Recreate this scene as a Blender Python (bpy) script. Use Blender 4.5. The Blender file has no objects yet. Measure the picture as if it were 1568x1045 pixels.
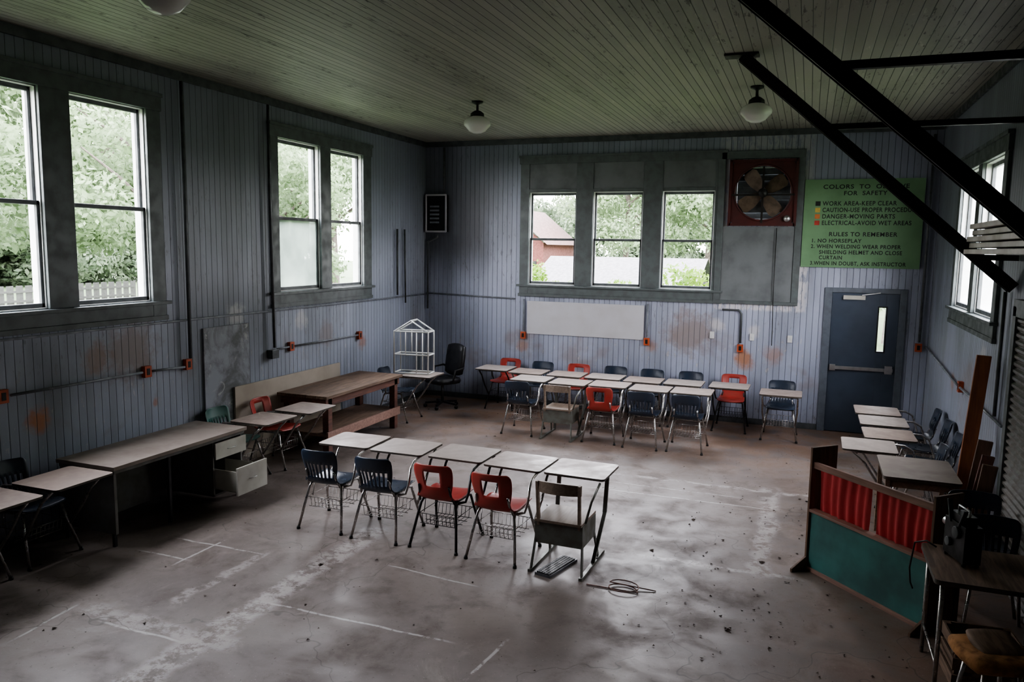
import bpy, bmesh, math, random
import numpy as np
from mathutils import Vector, Matrix
random.seed(7); rng=np.random.default_rng(5)
scn=bpy.context.scene
XL,XR,YB,YN,CZ=-6.51,1.68,12.62,-2.2,4.557
# ------------------------------------------------------------------ materials
def newmat(name):
    m=bpy.data.materials.new(name); m.use_nodes=True
    nt=m.node_tree; b=nt.nodes['Principled BSDF']; return m,nt,b
def N(nt,t,**k):
    n=nt.nodes.new(t)
    for a,v in k.items(): setattr(n,a,v)
    return n
def setin(nt,sock,v):
    if isinstance(v,(int,float)): sock.default_value=v
    elif isinstance(v,tuple): sock.default_value=v if len(v)==len(sock.default_value) else tuple(v)+(1,)
    else: nt.links.new(v,sock)
def M(nt,op,a,b=0.0,c=None,clamp=False):
    n=N(nt,'ShaderNodeMath',operation=op,use_clamp=clamp); setin(nt,n.inputs[0],a); setin(nt,n.inputs[1],b)
    if c is not None: setin(nt,n.inputs[2],c)
    return n.outputs[0]
def MR(nt,v,a,b,c=0.0,d=1.0,smooth=True):
    n=N(nt,'ShaderNodeMapRange',interpolation_type='SMOOTHSTEP' if smooth else 'LINEAR')
    for i,x in enumerate((v,a,b,c,d)): setin(nt,n.inputs[i],x)
    return n.outputs[0]
def MIX(nt,f,a,b,bt='MIX'):
    n=N(nt,'ShaderNodeMix',data_type='RGBA',blend_type=bt)
    setin(nt,n.inputs[0],f); setin(nt,n.inputs[6],a); setin(nt,n.inputs[7],b); return n.outputs[2]
def NOISE(nt,vec,scale,detail=4.0,rough=.55,dist=0.0):
    n=N(nt,'ShaderNodeTexNoise'); n.inputs['Scale'].default_value=scale; n.inputs['Detail'].default_value=detail
    n.inputs['Roughness'].default_value=rough; n.inputs['Distortion'].default_value=dist
    if vec is not None: nt.links.new(vec,n.inputs['Vector'])
    return n.outputs[0]
def OBJ(nt): return N(nt,'ShaderNodeTexCoord').outputs['Object']
def BUMP(nt,b,h,strength=.3,dist=.01):
    n=N(nt,'ShaderNodeBump'); n.inputs['Strength'].default_value=strength; n.inputs['Distance'].default_value=dist
    nt.links.new(h,n.inputs['Height']); nt.links.new(n.outputs[0],b.inputs['Normal'])
def simple(name,col,rough=.5,metal=0.0,var=.25,scale=9.0,dirt=None,bump=0.0,detail=4.0):
    m,nt,b=newmat(name); o=OBJ(nt)
    n=NOISE(nt,o,scale,detail); f=MR(nt,n,.35,.7)
    dk=dirt or tuple(c*(1-var*1.6) for c in col)
    c=MIX(nt,M(nt,'MULTIPLY',f,var*2 if dirt else 1.0,clamp=True),col,dk)
    nt.links.new(c,b.inputs['Base Color']); b.inputs['Metallic'].default_value=metal
    setin(nt,b.inputs['Roughness'],MR(nt,n,.3,.7,max(rough-.08,0),min(rough+.12,1)))
    if bump: BUMP(nt,b,NOISE(nt,o,scale*6,5),bump,.004)
    return m
def wood(name,c1,c2,rough=.55,axis=1,sc=3.0):
    m,nt,b=newmat(name); o=OBJ(nt)
    mp=N(nt,'ShaderNodeMapping'); s=[sc*5]*3; s[axis]=sc*.5; mp.inputs['Scale'].default_value=s; nt.links.new(o,mp.inputs[0])
    n=NOISE(nt,mp.outputs[0],2.0,6,.6,.6); c=MIX(nt,MR(nt,n,.3,.7),c1,c2)
    n2=NOISE(nt,o,2.5,3); c=MIX(nt,MR(nt,n2,.5,.8,0,.5),c,tuple(x*.45 for x in c1))
    nt.links.new(c,b.inputs['Base Color']); b.inputs['Roughness'].default_value=rough; BUMP(nt,b,n,.15,.003)
    return m
def beadboard(name,axis,paint,grime,pitch=.088,peel=(.1,.1,.09),peelamt=.0,groove=.75):
    m,nt,b=newmat(name); o=OBJ(nt); sp=N(nt,'ShaderNodeSeparateXYZ'); nt.links.new(o,sp.inputs[0])
    c=sp.outputs[axis]; q=M(nt,'DIVIDE',c,pitch); fr=M(nt,'FRACT',q); d=M(nt,'ABSOLUTE',M(nt,'SUBTRACT',fr,.5))
    g=MR(nt,d,.43,.49); idx=M(nt,'FLOOR',q)
    wn=N(nt,'ShaderNodeTexWhiteNoise',noise_dimensions='1D'); nt.links.new(idx,wn.inputs['W'])
    col=MIX(nt,M(nt,'MULTIPLY',wn.outputs[0],.35),paint,grime)
    mp=N(nt,'ShaderNodeMapping'); s=[1.6]*3; s[2]=.45
    if 'ceiling' in name: s=[1.6,.3,1]
    mp.inputs['Scale'].default_value=s; nt.links.new(o,mp.inputs[0])
    big=NOISE(nt,mp.outputs[0],1.0,6,.62); col=MIX(nt,MR(nt,big,.42,.72,0,.75),col,grime)
    fine=NOISE(nt,mp.outputs[0],14,6,.7)
    if peelamt:
        pm=M(nt,'MULTIPLY',MR(nt,fine,.58,.64),MR(nt,big,.42,.56)); col=MIX(nt,M(nt,'MULTIPLY',pm,peelamt),col,peel)
    if 'wall' in name:
        r=NOISE(nt,o,1.3,4,.55,.3); r=MR(nt,r,.58,.72); low=M(nt,'MULTIPLY',MR(nt,sp.outputs[2],1.75,1.2),MR(nt,sp.outputs[2],.1,.7))
        col=MIX(nt,M(nt,'MULTIPLY',M(nt,'MULTIPLY',r,low),.5),col,(.26,.20,.16))
        r2=MR(nt,NOISE(nt,o,2.6,3,.5),.69,.75); col=MIX(nt,M(nt,'MULTIPLY',M(nt,'MULTIPLY',r2,low),.6),col,(.42,.17,.07))
        pl=M(nt,'MULTIPLY',MR(nt,fine,.60,.66),low); col=MIX(nt,M(nt,'MULTIPLY',pl,.6),col,(.62,.60,.60))
        soot=MR(nt,NOISE(nt,mp.outputs[0],.55,3,.5),.52,.7,0,.55); col=MIX(nt,soot,col,tuple(x*.4 for x in grime))
        rag=NOISE(nt,o,6,5,.7)
        spots=[(4.95,1.08,.16,(.50,.20,.08),.85),(6.0,1.60,.45,(.24,.17,.13),.65),(5.6,1.55,.22,(.30,.19,.13),.6),(9.5,1.45,.25,(.26,.2,.17),.5),(10.45,1.2,.15,(.40,.18,.09),.6),(8.9,1.7,.18,(.62,.62,.62),.6),(7.6,1.85,.2,(.6,.6,.6),.6)] if axis==1 else \
              [(-1.75,1.40,.50,(.26,.20,.17),.75),(-.88,1.02,.20,(.42,.18,.07),.85),(-.45,1.1,.2,(.36,.2,.12),.6),(-2.35,1.12,.14,(.36,.2,.12),.6),(-1.3,1.55,.14,(.64,.63,.63),.7),(-.75,1.48,.12,(.64,.63,.63),.7),(-4.6,1.02,.14,(.38,.2,.12),.6)]
        for (a_,z_,r_,cc_,k_) in spots:
            da=M(nt,'SUBTRACT',c,a_); dz=M(nt,'SUBTRACT',sp.outputs[2],z_)
            dd=M(nt,'SQRT',M(nt,'ADD',M(nt,'MULTIPLY',da,da),M(nt,'MULTIPLY',dz,dz)))
            dd=M(nt,'ADD',dd,M(nt,'MULTIPLY',M(nt,'SUBTRACT',rag,.5),r_*1.6))
            col=MIX(nt,MR(nt,dd,r_,r_*.3,0,k_),col,cc_)
        if axis==0:
            s1=M(nt,'MULTIPLY',MR(nt,sp.outputs[0],-4.9,-5.5),M(nt,'MULTIPLY',MR(nt,sp.outputs[2],1.9,2.8),MR(nt,sp.outputs[2],4.5,3.5)))
            col=MIX(nt,M(nt,'MULTIPLY',s1,MR(nt,big,.25,.6,.45,.85)),col,(.055,.055,.06))
            s2=M(nt,'MULTIPLY',M(nt,'MULTIPLY',MR(nt,sp.outputs[0],-1.45,-1.3),MR(nt,sp.outputs[0],.05,-.1)),M(nt,'MULTIPLY',MR(nt,sp.outputs[2],1.78,1.83),MR(nt,fine,.42,.52)))
            col=MIX(nt,M(nt,'MULTIPLY',s2,.8),col,(.68,.66,.66))
        up=MR(nt,sp.outputs[2],2.2,4.2,0,.6); col=MIX(nt,up,col,tuple(x*.62 for x in grime))  # dimmer light on the upper wall, painted into the colour, darker with height
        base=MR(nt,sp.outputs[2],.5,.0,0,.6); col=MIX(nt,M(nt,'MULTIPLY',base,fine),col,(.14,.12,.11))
    else:
        w2=MR(nt,NOISE(nt,mp.outputs[0],9,5,.7),.62,.68,0,.5); col=MIX(nt,w2,col,tuple(min(1,x*1.5) for x in paint))
    col=MIX(nt,M(nt,'MULTIPLY',g,groove),col,tuple(x*.25 for x in grime))
    nt.links.new(col,b.inputs['Base Color']); b.inputs['Roughness'].default_value=.48 if 'wall' in name else .55
    h=M(nt,'ADD',M(nt,'MULTIPLY',g,-1.0),M(nt,'MULTIPLY',fine,.12)); BUMP(nt,b,h,.7,.006)
    return m
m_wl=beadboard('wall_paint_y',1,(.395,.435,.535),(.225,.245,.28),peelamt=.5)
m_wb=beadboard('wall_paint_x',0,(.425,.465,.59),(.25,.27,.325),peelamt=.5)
m_ceil=beadboard('ceiling_paint',0,(.38,.375,.32),(.17,.17,.14),pitch=.085,peel=(.045,.04,.035),peelamt=.95,groove=.95)
m_trim=simple('trim_paint',(.11,.13,.13),.5,var=.2,dirt=(.06,.06,.06))
m_sash=simple('sash_paint',(.10,.11,.115),.5,var=.2)
m_white=simple('white_paint',(.72,.73,.72),.5,var=.12,dirt=(.45,.43,.38))
m_grayp=simple('gray_panel',(.16,.175,.18),.55,var=.2,scale=3)
m_chrome=simple('dull_chrome',(.50,.49,.48),.32,1.0,var=.3,scale=25,dirt=(.25,.2,.16))
m_dark=simple('dark_tube',(.05,.05,.052),.4,.6,var=.2)
m_lam=simple('desk_laminate',(.36,.285,.245),.42,var=.25,dirt=(.22,.17,.14),scale=6)
m_lam2=simple('desk_laminate_pale',(.41,.355,.32),.42,var=.25,dirt=(.27,.22,.19),scale=6)
m_edge=simple('desk_edge',(.09,.075,.06),.5)
m_navy=simple('navy_plastic',(.018,.032,.058),.33,var=.2,dirt=(.06,.06,.065),scale=7)
m_red=simple('red_plastic',(.42,.045,.035),.38,var=.2,dirt=(.24,.08,.055),scale=7)
m_green=simple('green_plastic',(.04,.14,.12),.4,var=.2,dirt=(.1,.12,.1),scale=7)
m_chwood=wood('seat_wood',(.30,.235,.18),(.20,.145,.11),.5)
m_gmetal=simple('gray_green_steel',(.17,.18,.16),.45,.3,var=.3,dirt=(.10,.075,.05))
m_wood1=wood('bench_wood',(.24,.16,.11),(.12,.075,.05),.7)
m_wood2=wood('brown_board',(.20,.115,.075),(.11,.065,.04),.6,axis=2)
m_orangew=wood('orange_plank',(.36,.13,.05),(.22,.085,.04),.6,axis=2)
m_redwood=wood('red_brown_wood',(.20,.085,.06),(.10,.05,.04),.6,axis=1)
m_tdesk=simple('teacher_desk_top',(.31,.26,.225),.45,var=.25,dirt=(.18,.14,.115),scale=3)
m_tdeskb=simple('teacher_desk_steel',(.18,.18,.17),.5,.1,var=.25,dirt=(.12,.1,.08))
m_cream=simple('cream_board',(.44,.385,.32),.6,var=.2,dirt=(.27,.22,.17),scale=2)
m_trimb=simple('stored_white_boards',(.66,.63,.58),.6,var=.2,dirt=(.35,.30,.24),scale=5)
m_drawer=simple('drawer_front',(.58,.57,.51),.45,var=.15,dirt=(.38,.35,.30))
m_orange=simple('orange_box',(.50,.10,.035),.45,var=.2)
m_cond=simple('conduit_paint',(.26,.28,.31),.45,.2,var=.2)
m_condd=simple('conduit_dark',(.10,.11,.115),.45,.2,var=.2)
m_black=simple('black_metal',(.018,.018,.018),.45,.3,var=.2)
m_beam=simple('beam_steel',(.018,.018,.016),.5,.4,var=.3,dirt=(.04,.03,.025))
m_teal=simple('teal_paint',(.06,.195,.18),.5,var=.3,dirt=(.03,.05,.05),scale=2.2)
m_pinkw=wood('pinkish_wood',(.40,.24,.19),(.26,.15,.12),.6,axis=0)
m_curt=simple('red_cloth',(.66,.085,.09),.85,var=.15,scale=3)
m_door=simple('door_paint',(.065,.085,.12),.38,.1,var=.15,scale=2)
m_doorf=simple('door_frame_paint',(.13,.15,.18),.45,var=.15)
m_steel=simple('brushed_steel',(.55,.55,.55),.35,1.0,var=.1)
m_fanred=simple('fan_red_paint',(.075,.011,.009),.55,var=.25,dirt=(.04,.013,.011),scale=5)
m_blade=simple('fan_blade',(.13,.09,.06),.45,.2,var=.3)
m_paper=simple('white_board_panel',(.56,.56,.59),.5,var=.12,dirt=(.40,.37,.34),scale=3)
m_sign=simple('sign_green',(.155,.285,.15),.6,var=.12,scale=2)
m_ink=simple('sign_ink',(.01,.015,.01),.6)
m_yel=simple('sign_yellow',(.5,.38,.08),.5); m_sred=simple('sign_red',(.5,.06,.04),.5); m_sor=simple('sign_orange',(.55,.18,.05),.5)
m_corr=simple('roller_slat',(.20,.20,.19),.45,.3,var=.25,dirt=(.12,.08,.06))
m_offc=simple('office_vinyl',(.015,.015,.017),.4)
m_tan=simple('torn_foam',(.42,.20,.07),.9,var=.4,scale=14,bump=.5)
m_dust=simple('dust_debris',(.10,.07,.05),.9,var=.5,scale=20)
m_kb=simple('key_plastic',(.09,.09,.10),.4)
def glassmat():
    m,nt,b=newmat('globe_glass'); b.inputs['Base Color'].default_value=(.92,.92,.90,1); b.inputs['Roughness'].default_value=.12
    tr=N(nt,'ShaderNodeBsdfTranslucent'); tr.inputs[0].default_value=(.92,.92,.88,1)
    mx=N(nt,'ShaderNodeMixShader'); mx.inputs[0].default_value=.25
    nt.links.new(b.outputs[0],mx.inputs[1]); nt.links.new(tr.outputs[0],mx.inputs[2]); nt.links.new(mx.outputs[0],nt.nodes['Material Output'].inputs[0]); return m
m_globe=glassmat()
def frosted():
    m,nt,b=newmat('frosted_film'); nt.nodes.remove(b)
    t=N(nt,'ShaderNodeBsdfTransparent'); t.inputs[0].default_value=(.95,.97,.95,1)
    tr=N(nt,'ShaderNodeBsdfTranslucent'); tr.inputs[0].default_value=(.26,.29,.27,1)
    o=OBJ(nt); f=MR(nt,NOISE(nt,o,2.5,4),.3,.7,.62,.9)
    mx=N(nt,'ShaderNodeMixShader'); nt.links.new(f,mx.inputs[0]); nt.links.new(t.outputs[0],mx.inputs[1]); nt.links.new(tr.outputs[0],mx.inputs[2])
    nt.links.new(mx.outputs[0],nt.nodes['Material Output'].inputs[0]); return m
m_frost=frosted()
def leafmat(name,c1,c2):
    m,nt,b=newmat(name); o=OBJ(nt)
    c=MIX(nt,MR(nt,NOISE(nt,o,1.3,4),.35,.65),c1,c2)
    nt.links.new(c,b.inputs['Base Color']); b.inputs['Roughness'].default_value=.7
    tr=N(nt,'ShaderNodeBsdfTranslucent'); nt.links.new(c,tr.inputs[0]); mx=N(nt,'ShaderNodeMixShader'); mx.inputs[0].default_value=.45
    nt.links.new(b.outputs[0],mx.inputs[1]); nt.links.new(tr.outputs[0],mx.inputs[2]); nt.links.new(mx.outputs[0],nt.nodes['Material Output'].inputs[0]); return m
m_leaf=leafmat('leaves',(.13,.19,.09),(.22,.29,.17)); m_leafb=leafmat('bright_leaves',(.08,.16,.012),(.15,.24,.028))
m_leaff=leafmat('far_leaves',(.09,.13,.075),(.14,.18,.11))
m_bark=simple('bark',(.12,.10,.085),.9,var=.3)
m_grass=simple('grass',(.038,.07,.018),.9,var=.25,dirt=(.05,.068,.03),scale=.6)
# concrete floor
def floormat():
    m,nt,b=newmat('concrete'); o=OBJ(nt); sp=N(nt,'ShaderNodeSeparateXYZ'); nt.links.new(o,sp.inputs[0])
    big=NOISE(nt,o,.45,6,.6,.4); mid=NOISE(nt,o,2.2,7,.65,.3); fine=NOISE(nt,o,26,5,.7)
    c=MIX(nt,MR(nt,big,.35,.65),(.140,.112,.098),(.222,.185,.165))
    c=MIX(nt,MR(nt,mid,.50,.70,0,.65),c,(.085,.060,.047))
    c=MIX(nt,MR(nt,NOISE(nt,o,.9,8,.72,.8),.55,.66,0,.4),c,(.32,.28,.255))
    edge=M(nt,'MAXIMUM',MR(nt,sp.outputs[1],8.8,12.0,0,.8),MR(nt,sp.outputs[0],-.8,1.3,0,.6)); c=MIX(nt,M(nt,'MULTIPLY',edge,MR(nt,mid,.3,.6)),c,(.27,.165,.11))
    wob=M(nt,'MULTIPLY',M(nt,'SUBTRACT',NOISE(nt,o,3,5),.5),.26)
    def band(ax,pos,lo,hi,w,s=1.0,wb=1.0,sl=0.0):
        cc=sp.outputs[ax]
        if sl: cc=M(nt,'ADD',cc,M(nt,'MULTIPLY',sp.outputs[1-ax],sl))
        d=M(nt,'ABSOLUTE',M(nt,'SUBTRACT',M(nt,'ADD',cc,M(nt,'MULTIPLY',wob,wb)),pos)); a=MR(nt,d,w,w*.35,0,s)
        oo=sp.outputs[1-ax]; return M(nt,'MULTIPLY',a,M(nt,'MULTIPLY',MR(nt,oo,lo-.1,lo+.1),MR(nt,oo,hi+.1,hi-.1)))
    def acc(L):
        mask=None
        for args in L:
            a=band(*args); mask=a if mask is None else M(nt,'MAXIMUM',mask,a)
        return mask
    wide=acc([(0,-3.75,2.2,6.3,.18,1.0),(0,-.25,6.6,9.2,.13,.9),(1,9.05,-3.6,.3,.055,.9),(1,6.65,-1.3,.1,.05,.9),(1,4.0,-4.9,-3.5,.12,.8),(0,-4.35,4.3,5.4,.07,.7)])
    thin=acc([(1,4.6,-3.7,-2.2,.016,1,.25),(1,5.35,-5.3,-4.4,.016,1,.2),(0,-4.9,4.9,5.5,.016,1,.2),(1,3.9,-4.6,-3.9,.016,1,.2),(0,-2.3,4.2,4.75,.018,1,.15,-.1),(1,8.4,-2.2,-.2,.014,1,.3),(0,-4.6,3.5,4.0,.016,1,.15,.1),(1,5.0,-5.4,-4.9,.016,1,.15),(1,5.25,-3.2,-2.4,.014,1,.2,.1),(1,8.7,-3.0,-.6,.012,1,.25)])
    pat=MR(nt,NOISE(nt,o,6,7,.75),.43,.55); c=MIX(nt,M(nt,'MULTIPLY',M(nt,'MULTIPLY',wide,pat),.72),c,(.46,.42,.40))
    pat2=MR(nt,NOISE(nt,o,5,6,.75),.40,.50); c=MIX(nt,M(nt,'MULTIPLY',M(nt,'MULTIPLY',thin,pat2),.75),c,(.50,.47,.45))
    vo=N(nt,'ShaderNodeTexVoronoi',feature='DISTANCE_TO_EDGE'); vo.inputs['Scale'].default_value=.55
    ad=N(nt,'ShaderNodeVectorMath',operation='ADD'); nz=N(nt,'ShaderNodeTexNoise'); nz.inputs['Scale'].default_value=2.5; nt.links.new(o,nz.inputs[0]); nt.links.new(o,ad.inputs[0]); nt.links.new(nz.outputs[1],ad.inputs[1]); nt.links.new(ad.outputs[0],vo.inputs[0])
    cr=MR(nt,vo.outputs[0],.006,.001); c=MIX(nt,M(nt,'MULTIPLY',cr,.5),c,(.06,.045,.035))
    c=MIX(nt,MR(nt,fine,.60,.68,0,.6),c,(.075,.055,.04))
    c=MIX(nt,MR(nt,NOISE(nt,o,60,3,.6),.66,.72,0,.4),c,(.45,.42,.38))
    nt.links.new(c,b.inputs['Base Color']); setin(nt,b.inputs['Roughness'],MR(nt,mid,.35,.7,.42,.72))
    BUMP(nt,b,M(nt,'ADD',M(nt,'MULTIPLY',mid,.6),M(nt,'MULTIPLY',fine,.4)),.35,.008); return m
m_floor=floormat()
# ------------------------------------------------------------------ mesh builder
class MB:
    def __init__(s): s.v=[];s.f=[];s.mi=[];s.sm=[];s.mats=[]
    def m(s,mat):
        if mat not in s.mats: s.mats.append(mat)
        return s.mats.index(mat)
    def add(s,vs,fs,mat,smooth=False):
        o=len(s.v); s.v+= [tuple(v) for v in vs]; k=s.m(mat)
        for f in fs: s.f.append([i+o for i in f]); s.mi.append(k); s.sm.append(smooth)
    def box(s,lo,hi,mat,R=None,c=None):
        vs=[Vector((x,y,z)) for x in (lo[0],hi[0]) for y in (lo[1],hi[1]) for z in (lo[2],hi[2])]
        if R is not None:
            cc=Vector(c) if c is not None else (Vector(lo)+Vector(hi))/2
            vs=[R@(v-cc)+cc for v in vs]
        s.add(vs,[(0,1,3,2),(4,6,7,5),(0,4,5,1),(2,3,7,6),(0,2,6,4),(1,5,7,3)],mat)
    def beam(s,p1,p2,w,h,mat,up=(0,0,1)):
        p1,p2=Vector(p1),Vector(p2); d=(p2-p1).normalized(); up=Vector(up)
        sd=d.cross(up)
        if sd.length<1e-3: sd=d.cross(Vector((1,0,0)))
        sd.normalize(); u=sd.cross(d).normalized()
        vs=[p+sd*a*w/2+u*b*h/2 for p in (p1,p2) for a,b in ((-1,-1),(1,-1),(1,1),(-1,1))]
        s.add(vs,[(3,2,1,0),(4,5,6,7),(0,1,5,4),(1,2,6,5),(2,3,7,6),(3,0,4,7)],mat)
    def tube(s,pts,r,mat,n=8,closed=False):
        P=[Vector(p) for p in pts]; rings=[]; t0=None
        for i,p in enumerate(P):
            if closed: t=(P[(i+1)%len(P)]-P[i-1]).normalized()
            else:
                a=(P[i]-P[i-1]).normalized() if i>0 else None; b=(P[i+1]-P[i]).normalized() if i<len(P)-1 else None
                t=((a or b)+(b or a)).normalized()
            if t0 is None:
                x=t.cross(Vector((0,0,1)));
                if x.length<.1: x=t.cross(Vector((0,1,0)))
                x.normalize()
            else: x=(x-t*x.dot(t)).normalized()
            y=t.cross(x); t0=t
            rr=r[i] if isinstance(r,(list,tuple)) else r
            rings.append([p+(x*math.cos(2*math.pi*k/n)+y*math.sin(2*math.pi*k/n))*rr for k in range(n)])
        vs=[v for g in rings for v in g]; fs=[]
        L=len(P)
        for i in range(L if closed else L-1):
            j=(i+1)%L
            for k in range(n): fs.append((i*n+k,i*n+(k+1)%n,j*n+(k+1)%n,j*n+k))
        if not closed: fs.append(tuple(range(n-1,-1,-1))); fs.append(tuple((L-1)*n+k for k in range(n)))
        s.add(vs,fs,mat,True)
    def lathe(s,prof,c,mat,n=24,axis=2):
        vs=[];fs=[]
        for r,z in prof:
            for k in range(n):
                a=2*math.pi*k/n; p=[r*math.cos(a),r*math.sin(a),z]
                if axis==1: p=[p[0],p[2],p[1]]
                if axis==0: p=[p[2],p[0],p[1]]
                vs.append((p[0]+c[0],p[1]+c[1],p[2]+c[2]))
        for i in range(len(prof)-1):
            for k in range(n): fs.append((i*n+k,i*n+(k+1)%n,(i+1)*n+(k+1)%n,(i+1)*n+k))
        s.add(vs,fs,mat,True)
    def bm(s,bm,mat,smooth=True):
        bm.verts.ensure_lookup_table(); bm.verts.index_update()
        s.add([v.co.copy() for v in bm.verts],[[v.index for v in f.verts] for f in bm.faces],mat,smooth); bm.free()
    def mesh(s,name):
        me=bpy.data.meshes.new(name); me.from_pydata(s.v,[],s.f)
        for mt in s.mats: me.materials.append(mt)
        me.polygons.foreach_set('material_index',s.mi); me.polygons.foreach_set('use_smooth',s.sm); me.update()
        b=bmesh.new(); b.from_mesh(me); bmesh.ops.recalc_face_normals(b,faces=b.faces); b.to_mesh(me); b.free()
        return me
    def obj(s,name,loc=(0,0,0),rz=0.0,bevel=0.0,parent=None): return place(s.mesh(name),name,loc,rz,bevel,parent)
def place(me,name,loc=(0,0,0),rz=0.0,bevel=0.0,parent=None):
    o=bpy.data.objects.new(name,me); bpy.context.collection.objects.link(o); o.location=loc; o.rotation_euler=(0,0,rz)
    if bevel:
        md=o.modifiers.new('bevel','BEVEL'); md.width=bevel; md.segments=2; md.limit_method='ANGLE'; md.angle_limit=math.radians(50); md.harden_normals=False
    if parent: o.parent=parent
    return o
# ------------------------------------------------------------------ room shell
def wall(name,ax,p0,p1,a0,a1,z0,z1,holes,mat):
    A=sorted(set([a0,a1]+[h[0] for h in holes]+[h[1] for h in holes])); Z=sorted(set([z0,z1]+[h[2] for h in holes]+[h[3] for h in holes]))
    b=MB()
    for i in range(len(A)-1):
        j=0
        while j<len(Z)-1:
            def inside(jj):
                ca=(A[i]+A[i+1])/2; cz=(Z[jj]+Z[jj+1])/2
                return any(h[0]<ca<h[1] and h[2]<cz<h[3] for h in holes)
            if inside(j): j+=1; continue
            k=j
            while k+1<len(Z)-1 and not inside(k+1): k+=1
            lo=[0,0,Z[j]];hi=[0,0,Z[k+1]]; lo[ax]=p0;hi[ax]=p1;lo[1-ax]=A[i];hi[1-ax]=A[i+1]
            b.box(lo,hi,mat); j=k+1
    return b.obj(name)
T=.16
LW=[(4.2,5.1),(5.41,6.30),(8.43,9.36),(9.61,10.48)]
LZ=(2.1,4.09)
wall('wall_left',0,XL-T,XL,YN,YB+T,-.05,CZ+.1,[(a,c,LZ[0],LZ[1]) for a,c in LW],m_wl)
BW=[(-4.52,-3.69),(-3.40,-2.57),(-2.26,-1.44)]; BZ=(2.1,3.66)
FANX=(-1.12,-.34); FANZ=(3.22,4.0)
wall('wall_back',1,YB,YB+T,XL,XR,-.05,CZ+.1,[(a,c,BZ[0],BZ[1]) for a,c in BW]+[(.34,1.27,0,2.15)]+[(FANX[0],FANX[1],FANZ[0],FANZ[1])],m_wb)
RW=[(8.55,9.55),(9.75,10.75)]; RZ=(2.1,3.68)
wall('wall_right',0,XR,XR+T,YN,YB+T,-.05,CZ+.1,[(a,c,RZ[0],RZ[1]) for a,c in RW],m_wl)
wall('wall_near',1,YN-T,YN,XL-T,XR+T,-.05,CZ+.1,[],m_wb)
b=MB(); b.box((XL-T,YN-T,-.1),(XR+T,YB+T,0),m_floor); b.obj('floor')
b=MB(); b.box((XL-T,YN-T,CZ),(XR+T,YB+T,CZ+.12),m_ceil); b.obj('ceiling')
# windows --------------------------------------------------------------
def P(ax,pl,sgn):
    def f(a,d,z):
        v=[0,0,z]; v[ax]=pl+sgn*d; v[1-ax]=a; return v
    return f
def bx(b,f,a0,a1,d0,d1,z0,z1,mat):
    p,q=f(a0,d0,z0),f(a1,d1,z1); b.box([min(x,y) for x,y in zip(p,q)],[max(x,y) for x,y in zip(p,q)],mat)
def window(name,ax,pl,sgn,outer,panes,zr,topz,rail,frost=()):
    f=P(ax,pl,sgn); b=MB(); o0,o1=outer; z0,z1=zr; cz0=z0-.19; cz1=topz
    e=.001
    bx(b,f,o0,panes[0][0],e,.035,cz0,cz1,m_trim); bx(b,f,panes[-1][1],o1,e,.035,cz0,cz1,m_trim)
    for i in range(len(panes)-1): bx(b,f,panes[i][1],panes[i+1][0],e,.035,z0,cz1-.1,m_trim)
    bx(b,f,o0-.02,o1+.02,e,.045,z1,cz1,m_trim) if cz1-z1<.3 else bx(b,f,o0-.02,o1+.02,e,.045,cz1-.12,cz1,m_trim)
    bx(b,f,panes[0][0],panes[-1][1],e,.034,cz0+.03,z0-.03,m_trim)
    bx(b,f,o0-.04,o1+.04,e,.075,z0-.04,z0-.005,m_trim)
    bx(b,f,o0-.02,o1+.02,e,.042,cz0-.02,cz0+.03,m_trim)
    bx(b,f,o0-.03,o1+.03,e,.06,cz1-.02,cz1+.02,m_trim)
    for i,(a0,a1) in enumerate(panes):
        s=.028
        bx(b,f,a0,a0+.012,-T,-.0,z0,z1,m_white); bx(b,f,a1-.012,a1,-T,0,z0,z1,m_white); bx(b,f,a0,a1,-T,0,z0,z0+.012,m_white); bx(b,f,a0,a1,-T,0,z1-.012,z1,m_white)
        for (lo,hi,d0,d1) in ((z0+.012,rail+.02,-.05,-.015),(rail-.02,z1-.012,-.09,-.055)):
            bx(b,f,a0+.012,a0+.012+s,d0,d1,lo,hi,m_sash); bx(b,f,a1-.012-s,a1-.012,d0,d1,lo,hi,m_sash)
            bx(b,f,a0+.012,a1-.012,d0,d1,lo,lo+.04,m_sash); bx(b,f,a0+.012,a1-.012,d0,d1,hi-.04,hi,m_sash)
        if i in frost: bx(b,f,a0+.03,a1-.03,-.036,-.033,z0+.04,rail-.01,m_frost)
    return b
window('w',0,XL,1,(8.28,10.71),LW[2:],LZ,4.25,3.06,frost=(0,)).obj('window_2',bevel=.004)
window('w',0,XL,1,(4.03,6.48),LW[0:2],LZ,4.25,3.06).obj('window_1',bevel=.004)
b=window('w',1,YB,-1,(-4.68,-1.30),BW,BZ,4.25,2.87); f=P(1,YB,-1)
for (a0,a1) in BW: bx(b,f,a0,a1,.001,.02,BZ[1],4.14,m_grayp); bx(b,f,a0,a1,.001,.04,BZ[1]-.005,BZ[1]+.05,m_trim)
b.obj('window_3',bevel=.004)
window('w',0,XR,-1,(8.4,10.9),RW,RZ,3.85,2.87).obj('window_4',bevel=.004)
b=MB(); bx(b,f,-1.36,-.14,.001,.045,4.13,4.25,m_trim); bx(b,f,-.24,-.14,.001,.045,1.9,4.13,m_trim); bx(b,f,-1.36,-.14,.001,.05,1.9,1.95,m_trim); bx(b,f,-1.30,-.24,.001,.028,1.95,3.10,m_grayp); bx(b,f,-1.40,-1.30,.036,.048,1.9,4.13,m_trim)
b.obj('trim_1',bevel=.004)
b=MB(); b.box((XL+.001,YN,CZ-.09),(XL+.03,YB-.031,CZ-.001),m_condd); b.obj('trim_2')
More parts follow.
